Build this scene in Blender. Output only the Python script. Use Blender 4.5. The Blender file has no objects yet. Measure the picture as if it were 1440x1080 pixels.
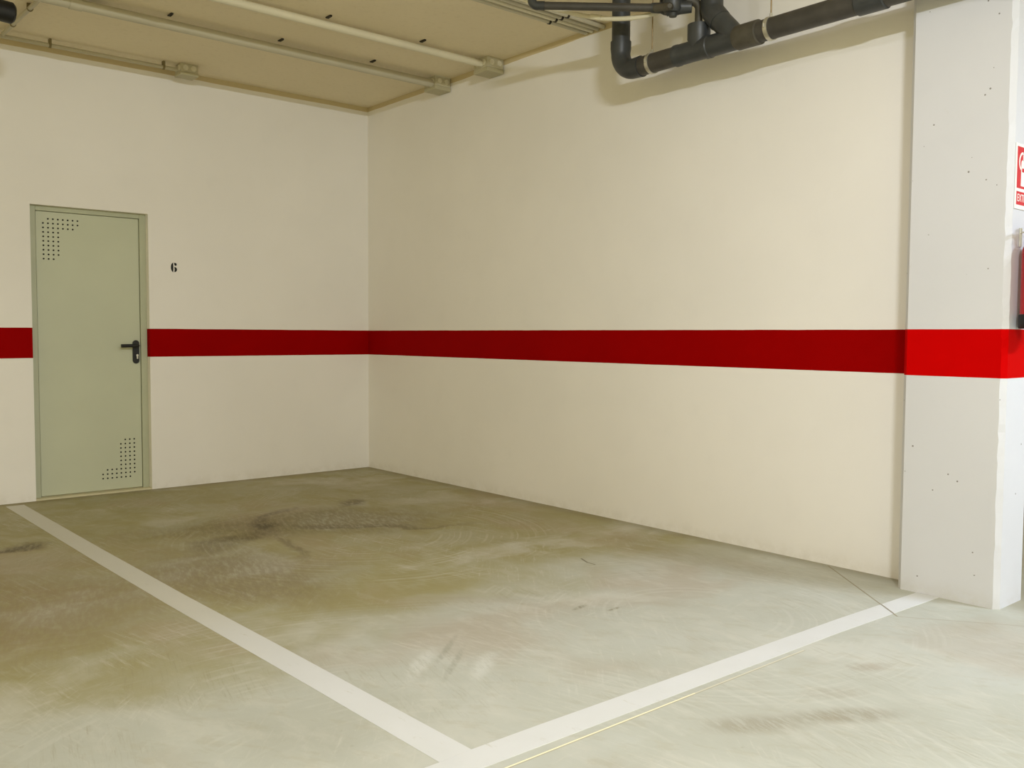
import bpy, bmesh, math, random
from mathutils import Vector, Matrix
random.seed(7)
PI = math.pi
sc = bpy.context.scene
COL = sc.collection

# ------------------------------------------------------------------ camera
yaw, pitch, roll = 0.7045122673, 0.0529568903, 0.0049694738
F = Vector((math.sin(yaw)*math.cos(pitch), math.cos(yaw)*math.cos(pitch), -math.sin(pitch)))
R0 = Vector((math.cos(yaw), -math.sin(yaw), 0)); U0 = R0.cross(F)
Rv = R0*math.cos(roll) + U0*math.sin(roll); Uv = -R0*math.sin(roll) + U0*math.cos(roll)
cam = bpy.data.cameras.new('camera'); camo = bpy.data.objects.new('camera', cam); COL.objects.link(camo)
camo.matrix_world = Matrix(((Rv.x, Uv.x, -F.x, -4.2857777), (Rv.y, Uv.y, -F.y, -7.0107275), (Rv.z, Uv.z, -F.z, 1.1778034), (0, 0, 0, 1)))
cam.sensor_fit = 'HORIZONTAL'; cam.sensor_width = 36; cam.lens = 36*1286.2596/1440
cam.clip_start = .05; cam.clip_end = 200
sc.camera = camo

# ------------------------------------------------------------------ world, lights, exposure
sc.view_settings.view_transform = 'Standard'; sc.view_settings.look = 'None'
sc.view_settings.exposure = 0.0; sc.view_settings.gamma = 1; sc.view_settings.use_curve_mapping = False
w = bpy.data.worlds.new('garage_ambient'); sc.world = w; w.use_nodes = True
w.node_tree.nodes['Background'].inputs[0].default_value = (1.0, .88, .46, 1)
w.node_tree.nodes['Background'].inputs[1].default_value = 1.02

def area(name, loc, rot, sx, sy, power, col, spread=180):
    l = bpy.data.lights.new(name, 'AREA'); l.shape = 'RECTANGLE'; l.size = sx; l.size_y = sy
    l.energy = power; l.color = col; l.spread = math.radians(spread)
    o = bpy.data.objects.new(name, l); o.location = loc; o.rotation_euler = rot; COL.objects.link(o); return o
# batten lamps on the ceiling of the drive aisle and over the bay mouth
LIGHTS = [
 ('batten_light_bay', (-2.35, -5.35, 3.05), .04, 1.2, 24, (.92, .90, 1.0), 180),
 ('batten_light_aisle_right', (.9, -8.2, 3.0), 1.2, .08, 200, (.66, .78, 1.0), 180),
 ('batten_light_aisle', (-3.95, -8.1, 3.00), .6, .04, 120, (.88, .93, .98), 180),
]
for nm, loc, sx, sy, pw, colr, spr in LIGHTS:
    lo_ = area(nm, loc, (0, 0, 0), sx, sy, pw, colr, spr)
    if nm == 'batten_light_aisle': lo_.rotation_euler = Vector((3.3, 6.0, -1.9)).to_track_quat('-Z', 'Y').to_euler()   # unseen lamp, tilt added to send light at the walls and spare the floor

# ------------------------------------------------------------------ node helpers
class NT:
    def __init__(s, name):
        s.m = bpy.data.materials.new(name); s.m.use_nodes = True; s.t = s.m.node_tree; s.n = s.t.nodes; s.l = s.t.links
        s.b = s.n['Principled BSDF']; s.g = None
    def set(s, node, i, v):
        if v is None: return
        inp = node.inputs[i]
        if isinstance(v, bpy.types.NodeSocket): s.l.new(v, inp)
        else: inp.default_value = v
    def pos(s):
        if s.g is None: s.g = s.n.new('ShaderNodeNewGeometry').outputs['Position']
        return s.g
    def math(s, op, a, b=None, c=None, clamp=False):
        n = s.n.new('ShaderNodeMath'); n.operation = op; n.use_clamp = clamp
        s.set(n, 0, a); s.set(n, 1, b); s.set(n, 2, c); return n.outputs[0]
    def vmath(s, op, a, b=None):
        n = s.n.new('ShaderNodeVectorMath'); n.operation = op; s.set(n, 0, a); s.set(n, 1, b)
        return n.outputs['Value'] if op in ('LENGTH', 'DISTANCE', 'DOT_PRODUCT') else n.outputs[0]
    def xyz(s, v=None):
        n = s.n.new('ShaderNodeSeparateXYZ'); s.l.new(v or s.pos(), n.inputs[0]); return n.outputs
    def mapping(s, v, loc=(0,0,0), rot=(0,0,0), scale=(1,1,1)):
        n = s.n.new('ShaderNodeMapping'); s.l.new(v, n.inputs[0]); n.inputs[1].default_value = loc; n.inputs[2].default_value = rot; n.inputs[3].default_value = scale
        return n.outputs[0]
    def noise(s, v, scale, detail=4, rough=.55, dist=0):
        n = s.n.new('ShaderNodeTexNoise'); s.l.new(v, n.inputs['Vector']); n.inputs['Scale'].default_value = scale
        n.inputs['Detail'].default_value = detail; n.inputs['Roughness'].default_value = rough; n.inputs['Distortion'].default_value = dist
        return n.outputs['Fac']
    def ramp(s, f, stops, interp='LINEAR'):
        n = s.n.new('ShaderNodeValToRGB'); n.color_ramp.interpolation = interp; e = n.color_ramp.elements
        while len(e) < len(stops): e.new(.5)
        for k, (p, c) in enumerate(stops):
            e[k].position = p; e[k].color = (c if len(c) == 4 else (*c, 1)) if isinstance(c, tuple) else (c, c, c, 1)
        s.l.new(f, n.inputs[0]); return n.outputs[0]
    def mix(s, f, a, b, mode='MIX'):
        n = s.n.new('ShaderNodeMix'); n.data_type = 'RGBA'; n.blend_type = mode; n.clamp_factor = True
        s.set(n, 0, f)
        for i, v in ((6, a), (7, b)):
            if isinstance(v, tuple) and len(v) == 3: v = (*v, 1)
            s.set(n, i, v)
        return n.outputs[2]
    def smooth(s, v, a, b, lo=0., hi=1.):
        n = s.n.new('ShaderNodeMapRange'); n.interpolation_type = 'SMOOTHSTEP'; s.set(n, 0, v)
        n.inputs[1].default_value = a; n.inputs[2].default_value = b; n.inputs[3].default_value = lo; n.inputs[4].default_value = hi
        return n.outputs[0]
    def bump(s, h, strength, dist=.01):
        n = s.n.new('ShaderNodeBump'); n.inputs['Strength'].default_value = strength; n.inputs['Distance'].default_value = dist
        s.l.new(h, n.inputs['Height']); s.l.new(n.outputs[0], s.b.inputs['Normal'])
    def done(s, col, rough=.6, metal=0, spec=None):
        s.set(s.b, 'Base Color', (*col, 1) if isinstance(col, tuple) and len(col) == 3 else col)
        s.set(s.b, 'Roughness', rough); s.set(s.b, 'Metallic', metal)
        if spec is not None: s.set(s.b, 'Specular IOR Level', spec)
        return s.m

def plain(name, c, rough=.5, metal=0, var=.06, scale=14, bump=.0):
    t = NT(name); n = t.noise(t.pos(), scale, 4)
    lo = tuple(x*(1-var) for x in c); hi = tuple(min(1, x*(1+var)) for x in c)
    if bump: t.bump(t.noise(t.pos(), scale*12, 3), bump, .002)
    return t.done(t.ramp(n, [(.3, lo), (.7, hi)]), rough, metal)

ZS0, ZS1, ZPAINT, CEIL = 1.004, 1.2155, 3.123, 3.16
RED = (.46, .0015, .006)
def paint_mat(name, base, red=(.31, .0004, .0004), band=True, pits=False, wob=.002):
    t = NT(name); P = t.pos(); s = t.xyz()
    n1 = t.noise(P, .9, 3); n2 = t.noise(P, 6, 5)
    lo = tuple(x*.955 for x in base)
    c = t.ramp(n1, [(.35, lo), (.65, base)])
    c = t.mix(t.smooth(n2, .5, .75, 0, .10), c, tuple(x*.86 for x in base))
    # floor splash dirt, ragged
    dirt = t.math('MULTIPLY', t.smooth(s[2], .0, .10, 1, 0), t.smooth(t.noise(P, 9, 6, .7), .40, .62))
    c = t.mix(t.math('MULTIPLY', dirt, .14), c, (.42, .36, .22))
    if pits:
        v = t.n.new('ShaderNodeTexVoronoi'); t.l.new(P, v.inputs['Vector']); v.inputs['Scale'].default_value = 14
        gate = t.math('GREATER_THAN', t.noise(P, 3.1, 2), .50)
        pit = t.math('MULTIPLY', t.math('LESS_THAN', v.outputs['Distance'], .060), gate)
        c = t.mix(t.math('MULTIPLY', pit, .75), c, (.12, .10, .07))
        smear = t.smooth(t.noise(t.mapping(P, scale=(1, 1, .4)), 22, 6, .7), .66, .74, 0, .25)
        c = t.mix(smear, c, (.55, .50, .38))
    if band:
        z = t.math('ADD', s[2], t.math('MULTIPLY', t.math('SUBTRACT', t.noise(P, 5, 3), .5), wob*2))
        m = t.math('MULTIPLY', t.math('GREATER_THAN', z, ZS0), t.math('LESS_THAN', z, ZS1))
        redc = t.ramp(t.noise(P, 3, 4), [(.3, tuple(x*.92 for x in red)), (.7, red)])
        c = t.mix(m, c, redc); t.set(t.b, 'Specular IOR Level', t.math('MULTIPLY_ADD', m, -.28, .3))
    z2 = t.math('ADD', s[2], t.math('MULTIPLY', t.math('SUBTRACT', t.noise(P, 3.5, 3), .5), .012))
    c = t.mix(t.math('GREATER_THAN', z2, ZPAINT), c, (.60, .50, .30))
    h = t.math('ADD', t.noise(P, 2.2, 2), t.math('MULTIPLY', t.noise(P, 90, 4), .12))
    t.bump(h, .22, .010)
    return t.done(c, .62, 0)

M = {}
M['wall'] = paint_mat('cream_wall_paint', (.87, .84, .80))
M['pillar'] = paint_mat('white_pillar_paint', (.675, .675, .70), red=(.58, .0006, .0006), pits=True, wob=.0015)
t = NT('ceiling_concrete'); P = t.pos()
c = t.ramp(t.noise(P, .8, 3), [(.35, (.78, .69, .50)), (.65, (.82, .73, .54))])
c = t.mix(t.smooth(t.noise(P, 30, 5), .5, .8, 0, .15), c, (.42, .34, .18))
t.bump(t.noise(P, 40, 4), .15, .004); M['ceiling'] = t.done(c, .85, 0, .2)
M['door'] = plain('sage_door_paint', (.54, .56, .42), .5, 0, .04, 1.5)
M['frame'] = plain('sage_frame_paint', (.46, .475, .34), .5, 0, .05, 3)
M['black'] = plain('black_plastic', (.005, .005, .005), .5)
M['hole'] = plain('dark_void', (.015, .015, .010), .8)
M['pvc'] = plain('anthracite_pvc', (.040, .043, .044), .42, 0, .25, 9, .05)
M['pvcb'] = plain('dusty_brown_pvc', (.052, .047, .040), .5, 0, .25, 9, .05)
M['pvcg'] = plain('dusty_grey_pvc', (.070, .062, .045), .55, 0, .3, 12, .05)
M['steel'] = plain('galvanised_steel', (.62, .60, .52), .35, .8, .1, 40)
M['rod'] = plain('zinc_rod', (.36, .27, .15), .5, .3, .2, 30)
M['conduit'] = plain('grey_conduit_plastic', (.50, .46, .34), .5, 0, .05, 4)
M['conduitw'] = plain('ivory_conduit_plastic', (.66, .61, .45), .45, 0, .05, 4)
M['box'] = plain('junction_box_plastic', (.50, .46, .32), .5, 0, .04, 8)
M['boxlid'] = plain('junction_box_lid', (.46, .42, .27), .5, 0, .04, 8)
M['plug'] = plain('box_cable_plug', (.66, .62, .48), .5)
M['clip'] = plain('black_clip', (.02, .016, .008), .6)
M['clipt'] = plain('tan_clip', (.20, .16, .07), .6)
M['ink'] = plain('black_stencil_ink', (.006, .005, .005), .7)
M['signw'] = plain('sign_white', (.88, .88, .84), .35, 0, .01)
M['signr'] = plain('sign_red', (.62, .012, .03), .35, 0, .02)
M['extred'] = plain('extinguisher_red', (.45, .008, .014), .22, 0, .02)
M['label'] = plain('extinguisher_label', (.80, .78, .72), .4)
M['brass'] = plain('brass', (.6, .42, .15), .3, .9)
# ---- power-floated concrete floor with stains, sweeping scuffs and saw cuts
t = NT('worn_concrete_floor'); P = t.pos(); s = t.xyz()
warp = t.n.new('ShaderNodeTexNoise'); t.l.new(P, warp.inputs['Vector']); warp.inputs['Scale'].default_value = 1.6; warp.inputs['Detail'].default_value = 5
wv = t.n.new('ShaderNodeVectorMath'); wv.operation = 'MULTIPLY_ADD'; t.l.new(warp.outputs['Color'], wv.inputs[0]); wv.inputs[1].default_value = (.7, .7, 0); t.l.new(P, wv.inputs[2])
PW = wv.outputs[0]
base = t.ramp(t.noise(PW, 1.1, 6, .6), [(.30, (.435, .435, .36)), (.50, (.485, .49, .415)), (.70, (.53, .54, .48))])
# tyre grime and painted-in shade over the parking places, drive side kept light
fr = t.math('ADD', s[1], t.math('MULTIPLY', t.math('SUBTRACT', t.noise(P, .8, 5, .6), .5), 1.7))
grime_shade = t.smooth(fr, -4.15, -3.45, 0, 1)
grime_shade_n = t.math('MULTIPLY', grime_shade, t.smooth(t.noise(PW, 1.7, 6, .6), .25, .6, .55, 1))
base = t.mix(t.math('MULTIPLY', grime_shade_n, .85), base, (.31, .265, .085))
# pale and brown patches
c = t.mix(t.smooth(t.noise(t.mapping(PW, loc=(3,1,0)), .9, 4), .50, .68, 0, .45), base, (.39, .30, .20))
c = t.mix(t.smooth(t.noise(t.mapping(PW, loc=(7,4,0)), 1.4, 5), .52, .70, 0, .5), c, (.62, .61, .53))
# fine scratches left by trowel and tyres, mostly along the driving direction
w2 = t.n.new('ShaderNodeVectorMath'); w2.operation = 'MULTIPLY_ADD'; t.l.new(warp.outputs['Color'], w2.inputs[0]); w2.inputs[1].default_value = (.05, .05, 0); t.l.new(P, w2.inputs[2])
def streak(ang, stretch, scale_, lo, hi, amt, col, c, seed, gate=.46):
    v = t.mapping(t.mapping(w2.outputs[0], rot=(0, 0, math.radians(ang)), loc=(seed, seed*.7, 0)), scale=(stretch, 1, 1))
    n_ = t.noise(v, scale_*1.7, 8, .75)
    g_ = t.smooth(t.noise(t.mapping(P, loc=(seed, -seed, 0)), 1.5, 3), gate, gate+.16)
    return t.mix(t.math('MULTIPLY', t.math('MULTIPLY', t.smooth(n_, lo, hi), g_), amt), c, col)
c = streak(-8, 16, 2.2, .50, .66, .40, (.64, .62, .54), c, 1.3)
c = streak(14, 18, 2.6, .50, .72, .55, (.29, .25, .145), c, 4.1)
c = streak(40, 14, 2.4, .52, .74, .50, (.66, .64, .56), c, 7.7)
c = streak(-52, 12, 2.4, .52, .74, .45, (.31, .27, .17), c, 11.9, .5)
c = streak(84, 9, 2.6, .53, .72, .50, (.62, .60, .52), c, 15.2, .5)
# blotchy mottling
m1 = t.noise(t.mapping(w2.outputs[0], rot=(0, 0, .4), scale=(2.2, 1, 1)), 4.5, 7, .62)
c = t.mix(t.math('MULTIPLY', t.smooth(m1, .50, .66, 0, .30), t.math('MULTIPLY_ADD', grime_shade, -.65, 1)), c, (.60, .585, .50))
m2 = t.noise(t.mapping(t.mapping(P, rot=(0, 0, -.5), loc=(9, 2, 0)), scale=(2.6, 1, 1)), 6.5, 7, .66)
c = t.mix(t.smooth(m2, .53, .64, 0, .20), c, (.38, .34, .22))
st = t.noise(t.mapping(w2.outputs[0], scale=(10, 1, 1)), 2.4, 5, .65)
def segline(ax, ay, bx, by, w_, col, amt, c):
    dx, dy = bx-ax, by-ay; L = math.hypot(dx, dy); ux, uy = dx/L, dy/L
    rel = t.vmath('SUBTRACT', P, (ax, ay, 0))
    al = t.vmath('DOT_PRODUCT', rel, (ux, uy, 0)); ac = t.math('ABSOLUTE', t.vmath('DOT_PRODUCT', rel, (-uy, ux, 0)))
    m = t.math('MULTIPLY', t.math('LESS_THAN', ac, w_), t.math('MULTIPLY', t.math('GREATER_THAN', al, 0), t.math('LESS_THAN', al, L)))
    return t.mix(t.math('MULTIPLY', m, amt), c, col)
# circular scuffs
def arcs(cx, cy, r0, r1, f, amt, col, c):
    d = t.vmath('DISTANCE', t.mapping(w2.outputs[0], loc=(-cx-.03, -cy-.03, 0)), (0, 0, 0))
    a = t.math('MULTIPLY', t.smooth(d, r0, r0+.15), t.smooth(d, r1-.2, r1, 1, 0))
    n = t.n.new('ShaderNodeTexNoise'); n.noise_dimensions = '1D'; t.l.new(t.math('MULTIPLY', d, f), n.inputs['W']); n.inputs['Scale'].default_value = 1; n.inputs['Detail'].default_value = 4
    k = t.math('MULTIPLY', t.smooth(n.outputs['Fac'], .5, .68), t.smooth(t.noise(PW, 2.6, 4), .45, .6))
    return t.mix(t.math('MULTIPLY', t.math('MULTIPLY', k, a), amt), c, col)
c = arcs(-1.5, -2.4, .35, 1.2, 34, .30, (.66, .63, .52), c)
c = arcs(-1.2, -4.6, .2, 1.1, 40, .20, (.66, .65, .58), c)
c = arcs(-3.0, -5.2, .5, 1.9, 36, .18, (.68, .67, .6), c)
# oil and tyre stains with their own ragged outline
def stain(cx, cy, rx, ry, rot, amt, col, c, lo=1.0, hi=.25, wf=1.0):
    v = t.mapping(PW if wf else P, loc=(0, 0, 0))
    off = .35 if wf else 0
    n = t.n.new('ShaderNodeMapping'); n.vector_type = 'TEXTURE'; t.l.new(v, n.inputs[0])
    n.inputs[1].default_value = (cx+off, cy+off, 0); n.inputs[2].default_value = (0, 0, rot); n.inputs[3].default_value = (rx, ry, 1)
    d = t.vmath('LENGTH', t.vmath('MULTIPLY', n.outputs[0], (1, 1, 0)))
    f = t.smooth(d, hi, lo, 1, 0)
    f = t.math('MULTIPLY', f, t.smooth(t.noise(t.mapping(t.mapping(P, rot=(0, 0, .3)), scale=(5, 1, 1)), 9, 6, .7), .38, .56, .25 if wf == 0 else .5, 1))
    return t.mix(t.math('MULTIPLY', f, amt), c, col)
DK = (.085, .062, .022)
c = stain(-1.65, -1.85, 1.25, .60, -.35, .80, (.19, .155, .06), c)
c = stain(-1.80, -1.82, .26, .12, .6, .95, DK, c)
c = stain(-2.08, -2.0, .40, .13, .15, .75, (.13, .10, .035), c)
c = stain(-1.97, -2.35, .40, .06, 1.2, .55, (.13, .10, .035), c)
c = stain(-1.30, -2.25, .75, .05, -.6, .5, (.15, .12, .05), c)
c = stain(-1.62, -1.55, .40, .10, .7, .55, DK, c)
c = stain(-1.05, -1.50, .26, .12, .7, .65, DK, c)
c = stain(-1.35, -2.15, .60, .10, -.7, .35, DK, c)
c = stain(-3.20, -1.45, .22, .10, .5, .8, DK, c)
c = stain(-2.35, -2.15, .35, .14, .3, .4, DK, c)
c = stain(-3.5, -2.7, 1.2, 1.0, .2, .55, (.27, .20, .115), c)
c = stain(-2.45, -2.75, .55, 1.0, .2, .60, (.22, .17, .09), c)
c = stain(-1.95, -5.42, .24, .09, -.6, .50, (.26, .215, .14), c, wf=0)
c = stain(-1.68, -5.56, .26, .08, -.6, .55, (.25, .205, .13), c, wf=0)
c = stain(-1.55, -5.44, .16, .07, -.6, .30, (.30, .24, .16), c, wf=0)
c = stain(-1.23, -5.39, .12, .06, -.6, .45, (.32, .25, .17), c, wf=0)
c = stain(-.35, -4.2, .30, 1.1, 0, .28, (.26, .22, .12), c)
c = segline(-.90, -3.60, -.935, -3.68, .005, (.12, .10, .05), .8, c)
c = segline(-.935, -3.68, -.935, -3.74, .005, (.12, .10, .05), .7, c)
c = stain(-1.52, -4.22, .07, .02, .2, .8, (.22, .20, .13), c, wf=0)
c = stain(-1.42, -4.33, .06, .015, .1, .8, (.24, .22, .14), c, wf=0)
c = stain(-2.28, -4.28, .22, .02, .7, .5, (.30, .29, .22), c, wf=0)
c = stain(-2.35, -4.42, .25, .02, .72, .5, (.30, .29, .22), c, wf=0)
c = stain(-2.45, -4.35, .22, .05, .7, .6, (.66, .66, .60), c, wf=0)
c = stain(-2.28, -4.50, .20, .05, .7, .55, (.66, .66, .60), c, wf=0)
# fine speckle
c = t.mix(t.smooth(t.noise(P, 60, 4, .7), .62, .75, 0, .35), c, (.68, .66, .58))
c = t.mix(t.smooth(t.noise(P, 22, 6, .7), .62, .78, 0, .45), c, (.28, .24, .15))
# grime against the walls
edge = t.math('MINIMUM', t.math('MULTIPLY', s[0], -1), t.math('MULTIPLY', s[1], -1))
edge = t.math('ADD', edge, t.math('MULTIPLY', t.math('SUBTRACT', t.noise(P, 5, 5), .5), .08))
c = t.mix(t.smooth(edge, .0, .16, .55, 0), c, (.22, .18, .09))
# saw cuts: parallel to the bay line with a highlight painted in, and the diamond round the pillar foot
c = segline(-6, -5.152, -1.90, -5.146, .0032, (.95, .88, .60), .9, c)
c = segline(-6, -5.157, -1.25, -5.150, .0025, (.34, .30, .17), .5, c)
c = segline(-1.90, -5.146, -1.25, -5.145, .003, (.80, .74, .55), .5, c)
c = segline(-.02, -4.517, -.575, -5.167, .004, (.24, .20, .11), .8, c)
c = segline(-.575, -5.167, -.10, -5.84, .0032, (.34, .28, .19), .6, c)
h = t.math('ADD', t.noise(P, 3, 5), t.math('MULTIPLY', st, .4))
t.bump(h, .12, .008)
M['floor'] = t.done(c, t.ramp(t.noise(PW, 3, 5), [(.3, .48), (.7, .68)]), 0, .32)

t = NT('white_line_paint'); P = t.pos()
c = t.ramp(t.noise(P, 4, 5), [(.3, (.665, .67, .645)), (.7, (.70, .705, .69))])
wear = t.smooth(t.noise(t.mapping(P, rot=(0,0,.5), scale=(1, .3, 1)), 38, 6, .7), .60, .72, 0, .5)
c = t.mix(wear, c, (.50, .48, .38))
ls = t.xyz(); g = t.smooth(t.math('ADD', ls[1], t.math('MULTIPLY', t.noise(P, 2, 4), .8)), -3.9, -2.6, .05, .6); c = t.mix(g, c, (.58, .55, .43))  # yellower towards the back wall: dim light painted in along with grime
c = segline(-.02, -4.517, -.575, -5.167, .0045, (.20, .16, .09), .8, c)
M['line'] = t.done(c, .6, 0, .3)

# ------------------------------------------------------------------ mesh helpers
def obj(name, bm, mat, parent=None, smooth=False, bevel=0, seg=2, loc=None):
    me = bpy.data.meshes.new(name)
    bmesh.ops.recalc_face_normals(bm, faces=bm.faces[:])
    bm.to_mesh(me); bm.free(); me.materials.append(mat)
    o = bpy.data.objects.new(name, me); COL.objects.link(o)
    if smooth:
        for p in me.polygons: p.use_smooth = True
        es = o.modifiers.new('edge_split', 'EDGE_SPLIT'); es.split_angle = math.radians(38)
    if bevel:
        b = o.modifiers.new('bevel', 'BEVEL'); b.width = bevel; b.segments = seg; b.limit_method = 'ANGLE'
    if parent is not None: o.parent = parent
    if loc is not None: o.location = loc
    return o
def box(bm, x0, x1, y0, y1, z0, z1):
    v = [bm.verts.new((x, y, z)) for z in (z0, z1) for y in (y0, y1) for x in (x0, x1)]
    for f in ((0,1,3,2),(4,5,7,6),(0,1,5,4),(2,3,7,6),(0,2,6,4),(1,3,7,5)): bm.faces.new([v[i] for i in f])
    return bm
def B(*a): return box(bmesh.new(), *a)
def frame_of(d):
    d = d.normalized(); a = Vector((0,0,1)) if abs(d.z) < .9 else Vector((1,0,0))
    u = d.cross(a).normalized(); return u, d.cross(u).normalized()
def tube(bm, pts, r, n=20, cap=True):
    """round bar swept along a path; r is a number or one per point"""
    pts = [Vector(p) for p in pts]; rings = []; u = None
    for i, p in enumerate(pts):
        a = pts[i]-pts[i-1] if i else pts[1]-pts[0]; b = pts[i+1]-pts[i] if i < len(pts)-1 else a
        if a.length < 1e-9: a = b
        if b.length < 1e-9: b = a
        d = (a.normalized()+b.normalized()).normalized()
        if u is None: u, v = frame_of(d)
        else: u = (u - d*u.dot(d)).normalized(); v = d.cross(u)
        rr = r[i] if isinstance(r, (list, tuple)) else r
        rings.append([bm.verts.new(p + (u*math.cos(2*PI*k/n) + v*math.sin(2*PI*k/n))*rr) for k in range(n)])
    for A, C_ in zip(rings, rings[1:]):
        for k in range(n): bm.faces.new((A[k], A[(k+1)%n], C_[(k+1)%n], C_[k]))
    if cap: bm.faces.new(rings[0]); bm.faces.new(rings[-1])
    return bm
def T(pts, r, n=20): return tube(bmesh.new(), pts, r, n)
def bend(p, q, s, rad, n=10):
    """points rounding the corner p-q-s"""
    p, q, s = Vector(p), Vector(q), Vector(s); a = (p-q).normalized(); b = (s-q).normalized()
    ang = a.angle(b); tl = rad/math.tan(ang/2); A = q+a*tl; Bq = q+b*tl
    c = q + (a+b).normalized()*(rad/math.sin(ang/2)); out = []
    for k in range(n+1):
        f = k/n; va = A-c; vb = Bq-c; om = va.angle(vb)
        out.append(c + (va*math.sin((1-f)*om) + vb*math.sin(f*om))/math.sin(om))
    return out
def prism(bm, outline, origin, ux, uy, thick, nrm):
    o = Vector(origin); ux = Vector(ux); uy = Vector(uy); nrm = Vector(nrm)
    a = [bm.verts.new(o+ux*x+uy*y) for x, y in outline]; b = [bm.verts.new(o+ux*x+uy*y+nrm*thick) for x, y in outline]
    bm.faces.new(a); bm.faces.new(b)
    for i in range(len(a)): j = (i+1) % len(a); bm.faces.new((a[i], a[j], b[j], b[i]))
    return bm
def thing(name, label, cat, loc=(0,0,0), group=None):
    o = bpy.data.objects.new(name, None); o.empty_display_size = .05; COL.objects.link(o); o.location = loc
    o['label'] = label; o['category'] = cat
    if group: o['group'] = group
    return o
def under(root, ch):
    ch.parent = root; ch.matrix_parent_inverse = Matrix.Translation(-root.location); return ch
def tag(o, label, cat, group=None):
    o['label'] = label; o['category'] = cat
    if group: o['group'] = group
    return o
def struct(o, label=None, cat=None):
    o['kind'] = 'structure'
    if label: o['label'] = label; o['category'] = cat
    return o

# ------------------------------------------------------------------ setting
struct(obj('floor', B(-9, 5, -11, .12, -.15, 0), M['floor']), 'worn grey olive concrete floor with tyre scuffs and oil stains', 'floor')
struct(obj('ceiling', B(-9, 5, -11, .12, CEIL, CEIL+.2), M['ceiling']), 'bare tan concrete ceiling above the parking bay', 'ceiling')
DX0, DX1, DZ = -2.703, -1.903, 2.07
bm = bmesh.new()
box(bm, -9, DX0, 0, .20, 0, CEIL); box(bm, DX1, .20, 0, .20, 0, CEIL); box(bm, DX0, DX1, 0, .20, DZ, CEIL)
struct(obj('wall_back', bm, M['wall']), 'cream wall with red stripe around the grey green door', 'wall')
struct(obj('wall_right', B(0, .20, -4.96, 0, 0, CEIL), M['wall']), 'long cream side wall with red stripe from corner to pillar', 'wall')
# far enclosure of the drive aisle beyond the pillar
struct(obj('wall_far', B(5, 5.2, -11, .12, 0, CEIL), M['wall']), 'pale wall far beyond the pillar', 'wall')

# pillar: chamfered corners, slightly uneven arrises
x0, x1, y0, y1, ch = -.155, .115, -5.402, -4.948, .021
outline = [(x0+ch, y0), (x1-ch, y0), (x1, y0+ch), (x1, y1-ch), (x1-ch, y1), (x0+ch, y1), (x0, y1-ch), (x0, y0+ch)]
bm = bmesh.new(); rings = []
NZ = 90
for k in range(NZ+1):
    z = CEIL*k/NZ; rg = []
    for i, (x, y) in enumerate(outline):
        jx = random.gauss(0, .0016) if i == 0 else 0
        jy = random.gauss(0, .0016) if i == 7 else 0
        rg.append(bm.verts.new((x+jx, y+jy, z)))
    rings.append(rg)
for a, b in zip(rings, rings[1:]):
    for i in range(8): bm.faces.new((a[i], a[(i+1) % 8], b[(i+1) % 8], b[i]))
bm.faces.new(rings[0]); bm.faces.new(rings[-1])
pil = obj('pillar', bm, M['pillar'])
tag(pil, 'white painted concrete pillar with bevelled corners and red stripe, where the side wall ends', 'pillar')
pil['kind'] = 'structure'

# ------------------------------------------------------------------ door
door = bpy.data.objects.new('door_1', None); COL.objects.link(door); door.location = ((DX0+DX1)/2, .06, 0)
struct(door, 'grey green metal storage door with two patches of vent holes', 'door')
bm = bmesh.new(); fw = .046
box(bm, DX0, DX0+fw, .055, .15, 0, DZ); box(bm, DX1-fw, DX1, .055, .15, 0, DZ); box(bm, DX0+fw, DX1-fw, .055, .15, DZ-.034, DZ)
box(bm, DX0+fw, DX0+fw+.012, .09, .15, 0, DZ-.034); box(bm, DX1-fw-.012, DX1-fw, .09, .15, 0, DZ-.034)
under(door, obj('door_frame', bm, M['frame'], bevel=.003))
leaf = under(door, obj('door_leaf', B(DX0+fw+.003, DX1-fw-.003, .066, .105, .018, DZ-.037), M['door'], bevel=.002))
under(door, obj('threshold', B(DX0, DX1, -.004, .16, 0, .013), plain('pale_threshold', (.62, .57, .38), .6), bevel=.002))
def perf(name, cols, x_of, z_of):
    bm = bmesh.new()
    for i, j in cols:
        x, z = x_of(i), z_of(j)
        ol = [(.0062*math.cos(2*PI*k/12), .0062*math.sin(2*PI*k/12)) for k in range(12)]
        prism(bm, ol, (x, .0662, z), (1,0,0), (0,0,1), .0012, (0,-1,0))
    return under(door, obj(name, bm, M['hole']))
cells = [(i, 0) for i in range(1, 8)] + [(i, 1) for i in range(8)] + [(i, 2) for i in range(7)] + [(i, j) for j in range(3, 9) for i in range(4)] + [(i, 9) for i in range(3)]
perf('vent_holes', cells, lambda i: -2.606+.0325*i, lambda j: 1.983-.0312*j)
perf('vent_holes', cells, lambda i: -2.008-.0325*i, lambda j: .105+.0312*j)
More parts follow.
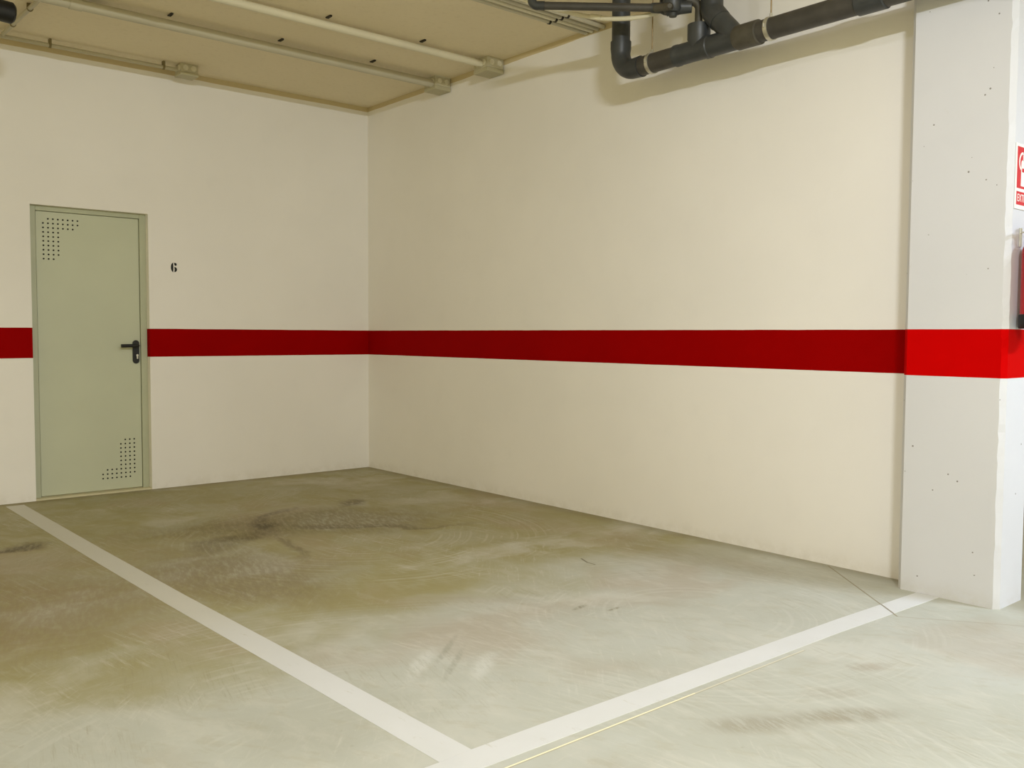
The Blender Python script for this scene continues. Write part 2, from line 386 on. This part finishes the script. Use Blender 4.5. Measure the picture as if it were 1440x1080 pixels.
# handle set
ol = [(.024*math.cos(a), .064+.024*math.sin(a)) for a in [PI*k/12 for k in range(13)]] + [(.024*math.cos(a), -.064+.024*math.sin(a)) for a in [PI+PI*k/12 for k in range(13)]]
bm = prism(bmesh.new(), ol, (-1.986, .066, 1.041), (1,0,0), (0,0,1), .012, (0,-1,0))
hp = under(door, obj('door_handle', bm, M['black'], smooth=False, bevel=.003))
pts = [(-1.988, .04, 1.089), (-1.988, .008, 1.089)]
pts = [Vector((-1.988, .04, 1.089))] + bend((-1.988, .04, 1.089), (-1.988, -.006, 1.089), (-2.11, -.006, 1.089), .014, 6) + [Vector((-2.112, -.006, 1.087))]
lv = under(door, obj('lever', T(pts, .0125, 16), M['black'], smooth=True)); 
mat_keep = lv.matrix_parent_inverse.copy(); lv.parent = hp; lv.matrix_parent_inverse = Matrix.Identity(4)
ol = [(.0085*math.cos(a), .008+.0085*math.sin(a)) for a in [-.9+ (PI+1.8)*k/14 for k in range(15)]] + [(-.005, -.018), (.005, -.018)]
kc = obj('key_cylinder', prism(bmesh.new(), ol, (-1.984, .038, 1.008), (1,0,0), (0,0,1), .004, (0,-1,0)), M['steel'])
kc.parent = hp

# stencilled number 6 on the wall
def arc(cx, cy, rx, ry, a0, a1, n=14): return [(cx+rx*math.cos(math.radians(a0+(a1-a0)*k/n)), cy+ry*math.sin(math.radians(a0+(a1-a0)*k/n))) for k in range(n+1)]
bm = bmesh.new(); s6 = .0365
def p6(pts): prism(bm, [(x*s6, y*s6) for x, y in pts], (-1.713, .0, 1.683), (1,0,0), (0,0,1), .0008, (0,-1,0))
p6(arc(-.10, 0, .56, 1.0, 97, 263) + [(-.17, -.85), (-.14, 0), (-.17, .85)])
p6([(.04, .97)] + arc(.28, .62, .27, .33, 75, -60, 8) + arc(.30, .62, .22, .28, 240, 200, 4) + [(.04, .70)])
p6([(.05, .12)] + arc(.10, -.42, .52, .53, 80, -80, 12) + [(.05, -.95), (.13, -.42)])
tag(obj('wall_number', bm, M['ink']), 'small black stencilled number 6 on the cream wall right of the door', 'number')

# ------------------------------------------------------------------ bay lines (paint, 1 mm thick)
bm = prism(bmesh.new(), [(-2.915, -.10), (-2.803, -.10), (-2.788, -1.75), (-2.770, -2.96), (-2.745, -3.89), (-2.722, -5.000), (-2.838, -5.006), (-2.850, -4.30), (-2.882, -3.05), (-2.897, -2.1)], (0,0,0), (1,0,0), (0,1,0), .0012, (0,0,1))
tag(obj('parking_line', bm, M['line']), 'white painted floor line running from the back wall beside the door', 'floor line', 'white parking bay lines')
bm = prism(bmesh.new(), [(-4.9, -5.024), (-2.838, -5.0065), (-2.722, -5.0005), (-2.458, -5.001), (-.793, -5.025), (-.157, -5.046), (-.157, -5.150), (-.963, -5.123), (-2.764, -5.109), (-4.9, -5.128)], (0,0,0), (1,0,0), (0,1,0), .0012, (0,0,1))
tag(obj('parking_line', bm, M['line']), 'white painted floor line running across the bay front to the pillar foot', 'floor line', 'white parking bay lines')

# ------------------------------------------------------------------ ceiling conduits and junction boxes
def clip(parent, x, y, zc, r, along='x', band=False, black=False):
    bm = bmesh.new(); L = .007
    if band:
        pts = []
        for k in range(13):
            a = math.radians(-200 + 220*k/12); pts.append((math.cos(a)*(r+.002), math.sin(a)*(r+.002)))
        q = pts + [(a*1.2, b*1.2) for a, b in pts[::-1]]
        q = [(r+.004, .6*r), (r+.004, CEIL-zc)] + [(-r-.004, CEIL-zc), (-r-.004, .6*r)] + [(math.cos(a)*(r+.004), math.sin(a)*(r+.004)) for a in [math.radians(180+18*k) for k in range(11)]]
        if along == 'x': prism(bm, q, (x-L, y, zc), (0,1,0), (0,0,1), 2*L, (1,0,0))
        else: prism(bm, q, (x, y-L, zc), (1,0,0), (0,0,1), 2*L, (0,1,0))
    else:
        q = [(-.045-r, CEIL-zc), (-.045-r, CEIL-zc-.010), (-r+.002, CEIL-zc-.012), (-r*.4, CEIL-zc-.006), (-r*.4, CEIL-zc)]
        prism(bm, q, (x-L, y, zc), (0,1,0), (0,0,1), 2*L, (1,0,0))
    return under(parent, obj('clip', bm, M['clipt' if band and r == .0135 and not black else 'clip']))
def conduit(name, xa, xb, y, z, r, mat, clips, label, group='conduits along the ceiling', joints=()):
    root = thing(name, label, 'conduit', ((xa+xb)/2, y, z), group)
    under(root, obj('tube', T([(xa, y, z), (xb, y, z)], r, 20), mat, smooth=True))
    for x in clips: clip(root, x, y, z, r, 'x', r < .02, group == 'bundle of slim conduits left of the drain drop')
    for x in joints: under(root, obj('coupling', T([(x-.035, y, z), (x+.035, y, z)], r+.004, 20), mat, smooth=True))
    return root
GB = 'plastic junction boxes at the conduit ends'
def jbox(x0, x1, y0, y1, z0, z1, label):
    root = thing('junction_box', label, 'junction box', ((x0+x1)/2, (y0+y1)/2, z1), GB)
    lid = z0+(z1-z0)*.28
    under(root, obj('box_body', B(x0, x1, y0, y1, lid, z1), M['box'], bevel=.004))
    under(root, obj('lid', B(x0-.003, x1+.001, y0-.003, y1+.003, z0, lid), M['boxlid'], bevel=.005))
    zc = (lid+z1)/2; rr = min(.021, (z1-lid)*.38)
    for q in (.27, .73):
        c_ = x0+(x1-x0)*q
        under(root, obj('cable_plug', T([(c_, y0, zc), (c_, y0-.006, zc)], [rr, rr*.9], 16), M['plug'], smooth=True))
        c_ = y0+(y1-y0)*q
        under(root, obj('cable_plug', T([(x0, c_, zc), (x0-.006, c_, zc)], [rr, rr*.9], 16), M['plug'], smooth=True))
    return root

conduit('conduit', -4.6, -1.735, -.195, 3.118, .0135, M['conduit'], (-3.9, -2.60, -1.84), 'thin grey conduit running just below the ceiling close to the door wall')
jbox(-1.735, -1.605, -.255, -.135, 3.075, CEIL, 'small grey junction box ending the thin conduit near the door wall')
br = thing('conduit', 'short bent conduit crossing the ceiling between the thin and the wide ones at top left', 'conduit', (-2.87, -.7, 3.13), 'conduits along the ceiling')
pts = [(-2.885, -.21, 3.13), (-2.875, -.62, 3.13)] + bend((-2.875, -.62, 3.13), (-2.86, -1.12, 3.13), (-2.62, -1.128, 3.13), .09) + [(-2.52, -1.127, 3.13)]
under(br, obj('tube', T(pts, .0135, 16), M['conduit'], smooth=True))
clip(br, -2.879, -.46, 3.13, .0135, 'y', True); clip(br, -2.866, -.84, 3.13, .0135, 'y', True)
conduit('conduit', -5.2, -.150, -1.175, 3.106, .031, M['conduit'], (-3.2, -2.16, -1.42, -.70), 'wide grey conduit, middle of three parallel ones on the ceiling', joints=(-2.7,))
jbox(-.149, -.006, -1.225, -1.080, 3.055, CEIL, 'grey junction box at the side wall ending the middle conduit')
conduit('conduit', -5.2, -.156, -1.795, 3.116, .025, M['conduitw'], (-3.0, -2.1, -1.40, -.69), 'light cream conduit furthest from the door wall, ending in a junction box', joints=(-2.4,))
jbox(-.155, -.006, -1.865, -1.710, 3.055, CEIL, 'grey junction box at the side wall ending the light cream conduit')

# thin conduits near the drain pipes
BG = 'bundle of slim conduits left of the drain drop'
for k, nm_ in enumerate(('slim cream conduit nearest the door wall in the bundle of four beside the drain drop', 'second slim cream conduit from the door wall in the bundle of four', 'third slim cream conduit from the door wall in the bundle of four', 'slim cream conduit closest to the black drain drop in the bundle of four')):
    conduit('conduit', -5, -.008, -2.705-.052*k, 3.142, .0135, M['conduit' if k != 1 else 'conduitw'], (-1.7, -.335+.003*k), nm_, BG)

# ------------------------------------------------------------------ drain pipes
PX, PZ, PR = -.30, 2.712, .053
G = 'black drain pipework under the ceiling'
root = thing('drain_pipe', 'large black drain pipe with elbow and branches hung along the side wall above', 'pipe', (PX, -4.2, PZ), )
E1 = (PX, -3.285, PZ)
bd = bend((PX, -3.285, 3.16), E1, (PX, -4, PZ), .105, 12)
under(root, obj('drop_pipe', T([(PX, -3.285, CEIL), (PX, -3.285, 2.87)], PR, 28), M['pvc'], smooth=True))
under(root, obj('elbow', T([(PX, -3.285, 2.885), (PX, -3.285, 2.845)] + bd + [(PX, -3.45, PZ)], [.060, .060] + [.056]*13 + [.059], 28), M['pvc'], smooth=True))
under(root, obj('collector_pipe', T([(PX, -3.44, PZ), (PX, -6.6, PZ)], PR, 28), M['pvcb'], smooth=True))
# tee with upright socket
bm = T([(PX, -3.70, PZ), (PX, -3.72, PZ), (PX, -3.725, PZ), (PX, -3.93, PZ)], [.0585, .0585, .056, .056], 28)
tube(bm, [(PX, -3.852, PZ), (PX, -3.852, 2.755), (PX, -3.852, 2.765), (PX, -3.852, 2.842), (PX, -3.852, 2.842), (PX, -3.852, 2.80)], [.056, .056, .061, .061, .053, .053], 28)
under(root, obj('tee', bm, M['pvc'], smooth=True))
# wye at 45 degrees
bm = T([(PX, -3.905, PZ), (PX, -3.93, PZ), (PX, -3.935, PZ), (PX, -4.12, PZ)], [.0605, .0605, .0565, .0565], 28)
tube(bm, [(PX, -4.10, PZ), (PX, -3.985, 2.835)], .056, 28)
under(root, obj('wye', bm, M['pvc'], smooth=True))
bm = T([(PX, -3.99, 2.828)] + bend((PX, -4.02, 2.80), (PX, -3.935, 2.892), (PX, -3.935, 3.05), .06, 6) + [(PX, -3.935, 2.99)], .0595, 28)
under(root, obj('wye_elbow', bm, M['pvc'], smooth=True))
under(root, obj('riser_pipe', T([(PX, -3.935, 2.97), (PX, -3.935, CEIL)], PR, 28), M['pvc'], smooth=True))
under(root, obj('pipe_collar', T([(PX, -4.095, PZ), (PX, -4.105, PZ), (PX, -4.235, PZ), (PX, -4.24, PZ)], [.056, .062, .062, .055], 28), M['pvcg'], smooth=True))
under(root, obj('pipe_collar', T([(PX, -4.765, PZ), (PX, -4.77, PZ), (PX, -4.90, PZ), (PX, -4.905, PZ)], [.055, .060, .060, .055], 28), M['pvc'], smooth=True))
for yy in (-3.525, -4.30):
    bm = bmesh.new(); ri, ro = PR+.001, PR+.0055
    N = 36
    rings = []
    for k in range(N):
        a = 2*PI*k/N; d = Vector((math.cos(a), 0, math.sin(a)))
        rings.append([bm.verts.new(Vector((PX, yy, PZ)) + d*r_ + Vector((0, s_, 0))) for r_, s_ in ((ri, -.011), (ro, -.011), (ro, .011), (ri, .011))])
    for k in range(N):
        a, b = rings[k], rings[(k+1) % N]
        for i in range(4): bm.faces.new((a[i], a[(i+1) % 4], b[(i+1) % 4], b[i]))
    tube(bm, [(PX-.062, yy, PZ+.012), (PX-.062, yy, PZ-.006)], .006, 8); tube(bm, [(PX, yy, PZ+.055), (PX, yy, PZ+.075)], .007, 8)
    cl = obj('pipe_clamp', bm, M['steel'], smooth=True)
    under(root, cl)
    rd = obj('hanger_rod', T([(PX, yy, PZ+.07), (PX, yy, CEIL)], .004, 10), M['rod'], smooth=True); rd.parent = cl

# small waste pipe with trap that drains into the upright socket
root = thing('waste_pipe', 'thin dark brown waste pipe with bulky black trap draining into the upright socket', 'pipe', (-.45, -3.75, 2.92))
A_ = Vector((-.85, -3.130, 3.008)); Bq = Vector((-.43, -3.695, 2.942))
up = (A_.x-.015, A_.y+.02, CEIL)
bd = bend(up, A_, Bq, .035, 8)
under(root, obj('riser_pipe', T([up] + bd[:5], .021, 18), M['pvc'], smooth=True))
under(root, obj('elbow', T([Vector(bd[0])+Vector((0,0,.03))] + bd + [bd[-1]+(Bq-A_).normalized()*.04], .0245, 18), M['pvc'], smooth=True))
under(root, obj('pipe', T([bd[-1], Bq], .0215, 18), M['pvcb'], smooth=True))
dd = (Bq-A_).normalized(); tc = Vector((-.40, -3.755, 2.955)); bm = bmesh.new()
tube(bm, [Bq-dd*.05, Bq, Bq+dd*.02, Bq+dd*.06], [.026, .028, .036, .042], 18)
tube(bm, [tc+Vector((0,0,.17)), tc+Vector((0,0,.06)), tc+Vector((0,0,.058)), tc+Vector((0,0,.02)), tc+Vector((0,0,.018)), tc+Vector((0,0,-.035)), tc+Vector((0,0,-.05)), tc+Vector((0,0,-.052)), tc+Vector((0,0,-.068))], [.046, .050, .066, .066, .058, .056, .044, .026, .02], 22)
tube(bm, [tc-dd*.03+Vector((0,0,-.02)), tc+dd*.10+Vector((0,0,-.015))], [.045, .030], 18)
under(root, obj('trap_body', bm, M['pvc'], smooth=True))
for k in range(6):
    a = 2*PI*k/6; p = tc+Vector((math.cos(a)*.064, math.sin(a)*.064, .04))
    under(root, obj('flange_bolt', T([p+Vector((0,0,.03)), p-Vector((0,0,.03))], .009, 6), M['pvcg'], smooth=True))
under(root, obj('cleanout_plug', T([tc+dd*-.06+Vector((-.03,.02,-.025)), tc+Vector((-.06,-.03,-.035)), tc+Vector((-.075,-.04,-.037))], [.020, .020, .012], 14), M['pvcg'], smooth=True))
o0 = tc+Vector((.04, -.03, .0)); top = Vector((PX, -3.852, 2.985))
bd = bend(o0, top, (PX, -3.852, 2.80), .045, 8)
under(root, obj('outlet_elbow', T([o0] + bd + [(PX, -3.845, 2.80)], [.026]+[.0225]*9+[.0195], 18), M['pvcg'], smooth=True))

# white cable conduit bowed under the waste pipe
pts = [(-1.05, -2.93, 3.146), (-.78, -3.00, 3.085), (-.60, -3.24, 2.985), (-.52, -3.42, 2.935), (-.44, -3.58, 2.925), (-.37, -3.66, 2.96), (-.33, -3.70, 3.04), (-.31, -3.72, 3.146)]
def cr(P_, n=8):
    P_ = [Vector(p) for p in P_]; P_ = [P_[0]*2-P_[1]]+P_+[P_[-1]*2-P_[-2]]; o = []
    for i in range(1, len(P_)-2):
        for k in range(n):
            f = k/n; a, b, c_, d = P_[i-1:i+3]
            o.append(.5*((2*b)+(c_-a)*f+(2*a-5*b+4*c_-d)*f*f+(3*b-a-3*c_+d)*f**3))
    return o+[P_[-2]]
root = thing('cable_conduit', 'cream flexible cable conduit sagging just under the thin waste pipe', 'conduit', (-.6, -3.3, 2.98))
under(root, obj('tube', T(cr(pts), .0125, 14), M['conduitw'], smooth=True))
m_ = Vector((-.558, -3.335, 2.957)); dv = (Vector(pts[3])-Vector(pts[2])).normalized()
under(root, obj('coupling', T([m_-dv*.03, m_+dv*.03], .0155, 14), M['conduitw'], smooth=True))

# black pipe end at the far top left
root = thing('capped_pipe', 'black capped pipe end at the extreme top left under the ceiling', 'pipe', (-3.3, -1.3, 2.965))
pa = Vector((-3.035, -1.21, 2.965)); pdv = Vector((-1, -.12, .02)).normalized()
under(root, obj('pipe', T([pa+pdv*.10, pa+pdv*1.6], .052, 26), M['pvc'], smooth=True))
under(root, obj('end_cap', T([pa, pa+pdv*.012, pa+pdv*.13], [.048, .058, .058], 26), M['black'], smooth=True))
for k in (.5, 1.3):
    p = pa+pdv*k
    under(root, obj('hanger_rod', T([p+Vector((0,0,.04)), (p.x, p.y, CEIL)], .004, 8), M['rod'], smooth=True))

# ------------------------------------------------------------------ extinguisher sign
YF = -5.4035
sgn = thing('extinguisher_sign', 'red and white fire extinguisher sign on the side face of the pillar', 'sign', (-.02, YF, 1.865))
SX0, SX1, SZ0, SZ1 = -.128, .085, 1.728, 2.004
under(sgn, obj('sign_board', B(SX0, SX1, YF-.003, YF+.0005, SZ0, SZ1), M['signw']))
bm = bmesh.new(); yb = YF-.003
box(bm, SX0+.012, SX1-.012, yb-.0008, yb, 1.816, SZ1-.013); box(bm, SX0+.012, SX1-.012, yb-.0008, yb, 1.746, 1.802)
under(sgn, obj('red_panels', bm, M['signr']))
bm = bmesh.new(); cx = (SX0+SX1)/2-.028; o_ = (0, yb-.0008, 0)
def flat(pts): prism(bm, pts, o_, (1,0,0), (0,0,1), .0006, (0,-1,0))
flat([(cx-.026, 1.826), (cx+.026, 1.826), (cx+.026, 1.895)] + [(cx+.026*math.cos(a), 1.925+.014*math.sin(a)) for a in [PI*k/10 for k in range(11)]] + [(cx-.026, 1.895)])
flat([(cx-.008, 1.935), (cx+.008, 1.935), (cx+.010, 1.962), (cx-.010, 1.962)])
flat([(cx-.005, 1.955), (cx+.045, 1.973), (cx+.042, 1.982), (cx-.008, 1.965)])
ar = [(cx-.010-.030*math.sin(a), 1.928+.033*math.cos(a)) for a in [PI*k/10 for k in range(9)]]
ar2 = [(cx-.010-.041*math.sin(a), 1.928+.043*math.cos(a)) for a in [PI*k/10 for k in range(9)]]
flat(ar + ar2[::-1])
flat([(cx+.062, 1.83), (cx+.072, 1.85), (cx+.082, 1.878), (cx+.076, 1.90), (cx+.066, 1.925), (cx+.056, 1.90), (cx+.048, 1.872), (cx+.050, 1.846)])
under(sgn, obj('extinguisher_pictogram', bm, M['signw']))
bm = bmesh.new()
box(bm, cx-.018, cx+.016, yb-.0018, yb-.0014, 1.886, 1.902)
under(sgn, obj('pictogram_label', bm, M['signr']))
cu = bpy.data.curves.new('sign_text', 'FONT'); cu.body = 'EXTINTOR'; cu.size = .046; cu.align_x = 'CENTER'; cu.align_y = 'CENTER'; cu.extrude = .0004
to = bpy.data.objects.new('sign_text', cu); COL.objects.link(to)
dg = bpy.context.evaluated_depsgraph_get(); me = bpy.data.meshes.new_from_object(to.evaluated_get(dg)); bpy.data.objects.remove(to)
to = bpy.data.objects.new('sign_text', me); COL.objects.link(to); me.materials.clear(); me.materials.append(M['signw'])
xs = [v.co.x for v in me.vertices]; k_ = .172/(max(xs)-min(xs))
for v in me.vertices: v.co = Vector(((SX0+SX1)/2 + v.co.x*k_, yb-.0012-v.co.z, 1.774 + v.co.y))
under(sgn, to)

# ------------------------------------------------------------------ fire extinguisher on its hook
ex, ey = -.052, -5.402-.088
fe = thing('fire_extinguisher', 'red fire extinguisher with black base hanging on the side of the pillar', 'fire extinguisher', (ex, ey, 1.22))
Rr = .074
prof = [(0.0, 1.270), (Rr, 1.270), (Rr, 1.54)] + [(Rr*math.cos(a), 1.54+.065*math.sin(a)) for a in [PI/2*k/8 for k in range(1, 8)]] + [(.018, 1.603), (.018, 1.625)]
def lathe(prof, n=32):
    return T([(ex, ey, z) for r, z in prof], [max(r, .001) for r, z in prof], n)
under(fe, obj('cylinder_body', lathe(prof[1:]), M['extred'], smooth=True))
under(fe, obj('base_ring', lathe([(Rr+.001, 1.218), (Rr+.004, 1.222), (Rr+.004, 1.276), (Rr+.001, 1.279)]), M['black'], smooth=True))
bm = bmesh.new()
for zz0, zz1 in ((1.33, 1.49),):
    n = 14; va = []; vb = []
    for k in range(n+1):
        a = math.radians(-150 + 110*k/n); va.append(bm.verts.new((ex+math.cos(a)*(Rr+.0008), ey+math.sin(a)*(Rr+.0008), zz0))); vb.append(bm.verts.new((ex+math.cos(a)*(Rr+.0008), ey+math.sin(a)*(Rr+.0008), zz1)))
    for k in range(n): bm.faces.new((va[k], va[k+1], vb[k+1], vb[k]))
under(fe, obj('instruction_label', bm, M['label'], smooth=True))
vl = under(fe, obj('valve', T([(ex, ey, 1.615), (ex, ey, 1.66), (ex, ey, 1.662), (ex, ey, 1.68)], [.017, .017, .012, .012], 16), M['black'], smooth=True))
bm = bmesh.new(); box(bm, ex-.012, ex+.012, ey-.11, ey+.01, 1.672, 1.684); box(bm, ex-.010, ex+.010, ey-.10, ey-.01, 1.645, 1.652)
under(fe, obj('squeeze_handle', bm, M['black'], bevel=.003))
bm = T(cr([(ex-.012, ey, 1.645), (ex-.07, ey-.005, 1.655), (ex-.092, ey, 1.60), (ex-.088, ey, 1.50), (ex-.086, ey, 1.38)]), .0085, 12)
under(fe, obj('hose', bm, M['black'], smooth=True))
under(fe, obj('nozzle', T([(ex-.086, ey, 1.39), (ex-.086, ey, 1.30)], [.010, .014], 12), M['black'], smooth=True))
bm = bmesh.new(); box(bm, ex-.012, ex+.012, YF-.004, YF+.001, 1.57, 1.65); box(bm, ex-.008, ex+.008, YF-.075, YF, 1.628, 1.634)
under(fe, obj('wall_hook', bm, M['steel'], bevel=.001))
